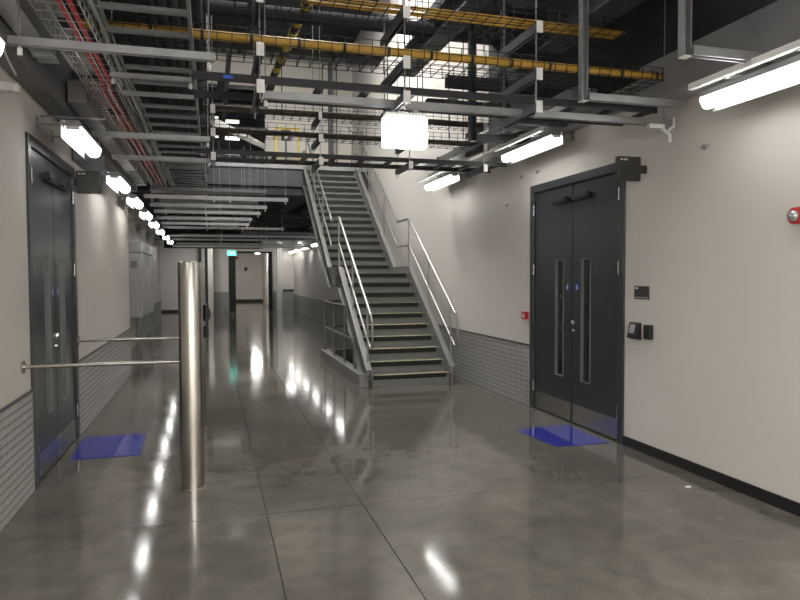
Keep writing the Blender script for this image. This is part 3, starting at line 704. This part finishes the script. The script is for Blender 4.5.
for i, z in enumerate((4.5, 5.2, 5.75, 6.2)):
    MB().box(-.1, 17.0, z, 1.4, 17.08, z+.07).build('cross_rail', BLACKM, label=ORD[i].replace('nearest', 'lowest')+' black rail across the dark upper opening', cat='rail', group='black rails across the upper opening')
t = thing('safety_gate', 'yellow tubular gate frame with kick bar on the upper floor', 'gate', (1.9, 16.2, 4.0))
MB().box(1.50, 16.2, 5.10, 2.08, 16.24, 5.14).box(2.04, 16.2, 4.0, 2.08, 16.24, 5.10).box(1.50, 16.2, 4.0, 1.54, 16.24, 5.10).build('gate_frame', YELB, t)
MB().box(1.54, 16.2, 4.06, 2.04, 16.23, 4.17).build('kick_bar', YELB, t)
t = thing('warning_sign', 'small black sign with a white diamond beside the yellow gate', 'sign', (1.75, 16.1, 4.82))
MB().box(1.64, 16.1, 4.80, 1.86, 16.11, 5.06).build('plate', BLACKM, t); MB().box(1.73, 16.11, 3.99, 1.77, 16.15, 5.04).build('post', BEAM, t)
MB().poly([(1.75, 16.095, 4.84), (1.83, 16.095, 4.93), (1.75, 16.095, 5.02), (1.67, 16.095, 4.93)], [(0, 1, 2, 3)]).build('white_diamond', WHITE, t)
t = thing('upper_post', 'dark steel post standing on the upper floor by the stair head', 'post', (2.95, 16.6, 4.0))
MB().box(2.88, 16.6, 3.99, 2.98, 16.72, 7.6).build('post_shaft', BEAM, t); MB().tube([(3.08, 16.6, 4.0), (3.08, 16.6, 7.6)], .015, 8).build('conduit', BEAM, t)
t = thing('ladder_frame', 'thin grey ladder hoop against the upper wall at the stair head', 'ladder', (3.3, 15.8, 4.0))
for x in (3.30, 3.55): MB().tube(fillet([(x, 15.9, 4.0), (x, 15.7, 5.0), (x, 16.3, 5.25)], .05), .014, 8).build('hoop_rail', GUARD, t)
MB().tube([(3.30, 15.7, 5.0), (3.55, 15.7, 5.0)], .012, 8).build('hoop_bar', GUARD, t)
# ------------------------------------------------------------------ far end of the corridor
YE = 30.5
b = MB().box(-3.2, YE, 0, -.30, YE+.2, 3.42).box(.0, YE, 0, .72, YE+.2, 3.42).box(.72, YE, 2.66, 2.64, YE+.2, 3.42).box(2.64, YE, 0, 3.61, YE+.2, 3.42)
we = struct('wall_far', b, WALL, label='white end wall of the corridor with a wide opening')
struct('wall_far_room', MB().box(.0, 41.4, 0, 4, 41.6, 3.42).box(.5, YE+.2, 0, .70, 41.4, 3.42).box(3.0, YE+.2, 0, 3.2, 41.4, 3.42), WALL)
struct('wall_far_left', MB().box(-3.2, 24, 0, -3.0, YE, 3.42).box(-3.2, 23.8, 0, -1.95, 24, 3.42), DARKC)
MB().box(-.30, YE+.02, 0, 0, YE+.06, 3.42).build('dark_recess', DARKC, we)
MB().box(.05, YE-.014, 0, .70, YE, .86).build('dado_sheet', WAINL, we); MB().box(2.66, YE-.014, 0, 3.6, YE, .86).build('dado_sheet', WAINL, we)
MB().box(-3.0, YE-.02, 0, -.3, YE, .10).build('skirting', BLACKB, we)
MB().box(3.1, YE-.03, .86, 3.6, YE-.014, .96).build('dado_rail', FRAME, we)
d = thing('door_3', 'wide black-framed opening at the far end of the corridor', 'door', (1.7, YE, 0), kind='structure')
for x0, x1 in ((.72, 1.02), (2.46, 2.64)): MB().box(x0, YE-.05, 0, x1, YE+.05, 2.66).build('frame_post', BLACKM, d, bev=.01)
MB().box(.72, YE-.05, 2.60, 2.64, YE+.05, 2.68).build('frame_head', BLACKM, d)
for i, (x, y) in enumerate(((-.06, 29.6), (2.86, 29.6))):
    MB().box(x-.11, y-.11, 0, x+.11, y+.11, 3.42).build('white_column', PALEG if i else WALL, label=('square white column left of the green exit sign', 'slim pale column right of the far opening')[i], cat='column', bev=.01)
MB().tube([(-.50, 29.9, 0), (-.50, 29.9, 3.42)], .07, 16).build('dark_pipe', BLACKM, label='black vertical pipe behind the stainless post at the far wall', cat='pipe')
t = thing('exit_sign', 'lit green exit sign hanging before the far opening', 'sign', (.86, 28.3, 2.5))
MB().box(.62, 28.3, 2.42, .98, 28.36, 2.62).build('lit_panel', GREENE, t, bev=.01)
MB().tube([(.80, 28.33, 2.62), (.80, 28.33, 3.42)], .01, 6).build('rod', GALV, t)
fig = MB().box(.75, 28.296, 2.48, .79, 28.30, 2.55).lathe((.77, 28.297, 2.57), [(0, 0), (.014, 0)], 'y', 8).box(.84, 28.296, 2.51, .92, 28.30, 2.53)
fig.build('white_running_figure', mat('lit_white', (.8, 1, .95), .4, emit=1.5), t)
MB().lathe((1.07, YE-.06, 2.40), [(0, -.03), (.06, -.03), (.07, 0)], 'y', 14).build('fire_bell', REDP, label='small red bell beside the exit sign', cat='alarm')
MB().box(1.9, 41.3, 1.9, 2.08, 41.4, 2.12).build('wall_speaker', BLACKM, label='small dark box on the far white wall through the opening', cat='speaker', bev=.02)
MB().lathe((2.15, 33.0, 2.72), [(0, -.06), (.12, -.04), (.15, 0), (.15, .06), (0, .06)], 'z').build('round_lamp', mat('far_lamp', (1, .96, .88), .4, emit=25), label='round glowing ceiling lamp inside the far opening', cat='lamp')
lamp(-2.4, 27.0, 28.2, 3.0, 'added unseen fill lamp in the side opening at far left', 'added fill lamps at the far end', top=3.42)  # hidden behind the beam, added to brighten the far end
# racking in the dark opening at far left
t = thing('storage_rack', 'dark open rack in the side opening at the far left', 'rack', (-2.0, 25.4, 0))
for x in (-2.15, -1.85): MB().box(x-.03, 25.4, 0, x+.03, 25.46, 2.9).build('upright', BLACKM, t)
for z in (.4, 1.0, 1.5, 2.0): MB().box(-2.15, 25.4, z, -1.85, 25.9, z+.04).build('shelf', GREYK, t)

# ------------------------------------------------------------------ wall-hung cabinets in the left recess
MB().box(-1.52, 11.32, 0, -1.40, 11.45, 3.9).build('vertical_trunking', PALEG, label='tall grey vertical trunking at the corner of the left wall', cat='trunking', bev=.006)
C = thing('electrical_cabinet', 'pale grey wall-hung electrical cabinet with a vent grille', 'cabinet', (-1.56, 16, .70))
MB().box(-1.70, 14.75, .70, -1.42, 17.5, 2.06).build('body', PALEG, C, bev=.01)
MB().box(-1.70, 14.74, 2.07, -1.41, 17.52, 2.30).build('top_section', PALEG, C, bev=.01)
for a, c in ((14.8, 16.1), (16.14, 17.45)):
    dd = MB().box(-1.42, a, .74, -1.40, c, 2.02).build('door', PALEG, C, bev=.004)
    hy = c-.10 if a < 15 else a+.10
    MB().box(-1.40, hy-.02, 1.30, -1.36, hy+.02, 1.45).build('handle', CHROME, dd)
MB().box(-1.67, 14.735, .78, -1.45, 14.752, 2.0).build('front_panel', PALEG, C, bev=.006)
MB().box(-1.62, 14.722, 1.74, -1.50, 14.736, 1.88).build('vent_grille', RACK, C)
for x, y in ((-1.46, 14.8), (-1.46, 17.45)): MB().box(x-.02, y-.02, 0, x+.02, y+.02, .70).build('leg', RACK, C)
for i, (yy, zz) in enumerate(((12.4, 2.5), (13.2, 2.6))):
    MB().tube([(-1.62, yy, .9), (-1.62, yy, 3.6)], .018, 8).build('conduit', GALV, label=('nearer' if i == 0 else 'farther')+' vertical conduit in the left recess before the cabinet', cat='conduit')
MB().box(-1.645, 12.34, 2.10, -1.56, 12.46, 2.38).build('black_isolator', BLACKM, label='small black switch box on a conduit in the left recess', cat='switch', bev=.008)

# ------------------------------------------------------------------ signs and devices on the walls
def proj_sign(x0, x1, y, z0, z1, xw, label):
    t = thing('projecting_sign', label, 'sign', ((x0+x1)/2, y, z0))
    MB().box(x0, y, z0, x1, y+.05, z1).build('sign_box', SIGNG, t, bev=.004)
    a, c = sorted((x1 if xw > x1 else x0, xw))
    MB().box(a, y+.012, z0+.07, c, y+.04, z1-.07).build('wall_bracket', BLACKM, t)
    for k in range(5):
        xx = x0+.02+k*.013+(.006 if k > 1 else 0)
        MB().box(xx, y-.002, z1-.034, xx+.009, y, z1-.020).build('white_mark', WHITE, t)
proj_sign(3.32, 3.54, 4.90, 2.355, 2.56, XR, 'dark projecting room sign above the right corner of right doors')
proj_sign(-1.25, -1.03, 7.0, 2.36, 2.575, XL, 'dark projecting room sign beyond the left double doors')
t = thing('room_sign', 'small dark square room sign on right wall above the readers', 'sign', (XR, 4.955, 1.34))
MB().box(XR-.012, 4.86, 1.34, XR, 5.06, 1.455).build('plate', SIGNG, t, bev=.002)
MB().box(XR-.013, 5.005, 1.430, XR-.012, 5.045, 1.442).build('white_mark', WHITE, t)
MB().box(XR-.014, 4.87, 1.352, XR-.012, 5.05, 1.358).build('lower_line', PALEG, t)
t = thing('card_reader', 'black card reader with a grey screen beside the right doors', 'card reader', (XR, 5.06, .98))
MB().prism([(XR, .98), (XR-.05, .99), (XR-.06, 1.0), (XR-.035, 1.125), (XR-.02, 1.135), (XR, 1.135)], 'y', 4.965, 5.10).build('body', BLACKM, t, bev=.006)
MB().poly([(XR-.0585, 4.99, 1.04), (XR-.0585, 5.07, 1.04), (XR-.042, 5.07, 1.115), (XR-.042, 4.99, 1.115)], [(3, 2, 1, 0)]).build('screen', SCREEN, t)
MB().box(XR-.045, 4.80, 1.0, XR, 4.885, 1.125).build('push_pad', BLACKM, label='plain black pad to the right of the card reader', cat='switch', bev=.008)
t = thing('fire_call_point', 'small red fire call point left of the right doors', 'alarm', (XR, 7.21, 1.03))
MB().box(XR-.04, 7.11, 1.03, XR, 7.225, 1.12).build('body', REDP, t, bev=.005)
MB().box(XR-.042, 7.14, 1.05, XR-.04, 7.195, 1.095).build('white_window', WHITE, t)
MB().box(XR-.043, 7.16, 1.055, XR-.042, 7.175, 1.09).build('red_mark', REDP, t)
t = thing('strobe_sounder', 'red fire strobe with clear lens at right edge of the wall', 'alarm', (XR, 3.33, 1.92))
pts = []
for k in range(13): a = math.pi/2+math.pi*k/12; pts.append((3.37-math.cos(a)*.052, 1.925+math.sin(a)*.052))
for k in range(13): a = -math.pi/2+math.pi*k/12; pts.append((3.20-math.cos(a)*.052, 1.925+math.sin(a)*.052))
MB().prism(pts, 'x', XR-.045, XR).build('body', REDP, t)
MB().lathe((XR-.045, 3.37, 1.925), [(0, -.03), (.018, -.028), (.032, -.015), (.036, 0)], 'x').build('lens', LENS, t)
for i, (y, z) in enumerate(((4.22, 2.52), (6.9, 2.74), (7.3, 2.74), (7.7, 2.45))):
    MB().lathe((XR, y, z), [(0, -.025), (.014, -.024), (.022, -.008), (.022, 0)], 'x', 12).box(XR-.02, y-.05, z-.006, XR, y+.03, z+.006).build('wall_fixing', GALV, label=ORD[i]+' small metal fixing high on the right wall', cat='fixing', group='metal fixings on the right wall')
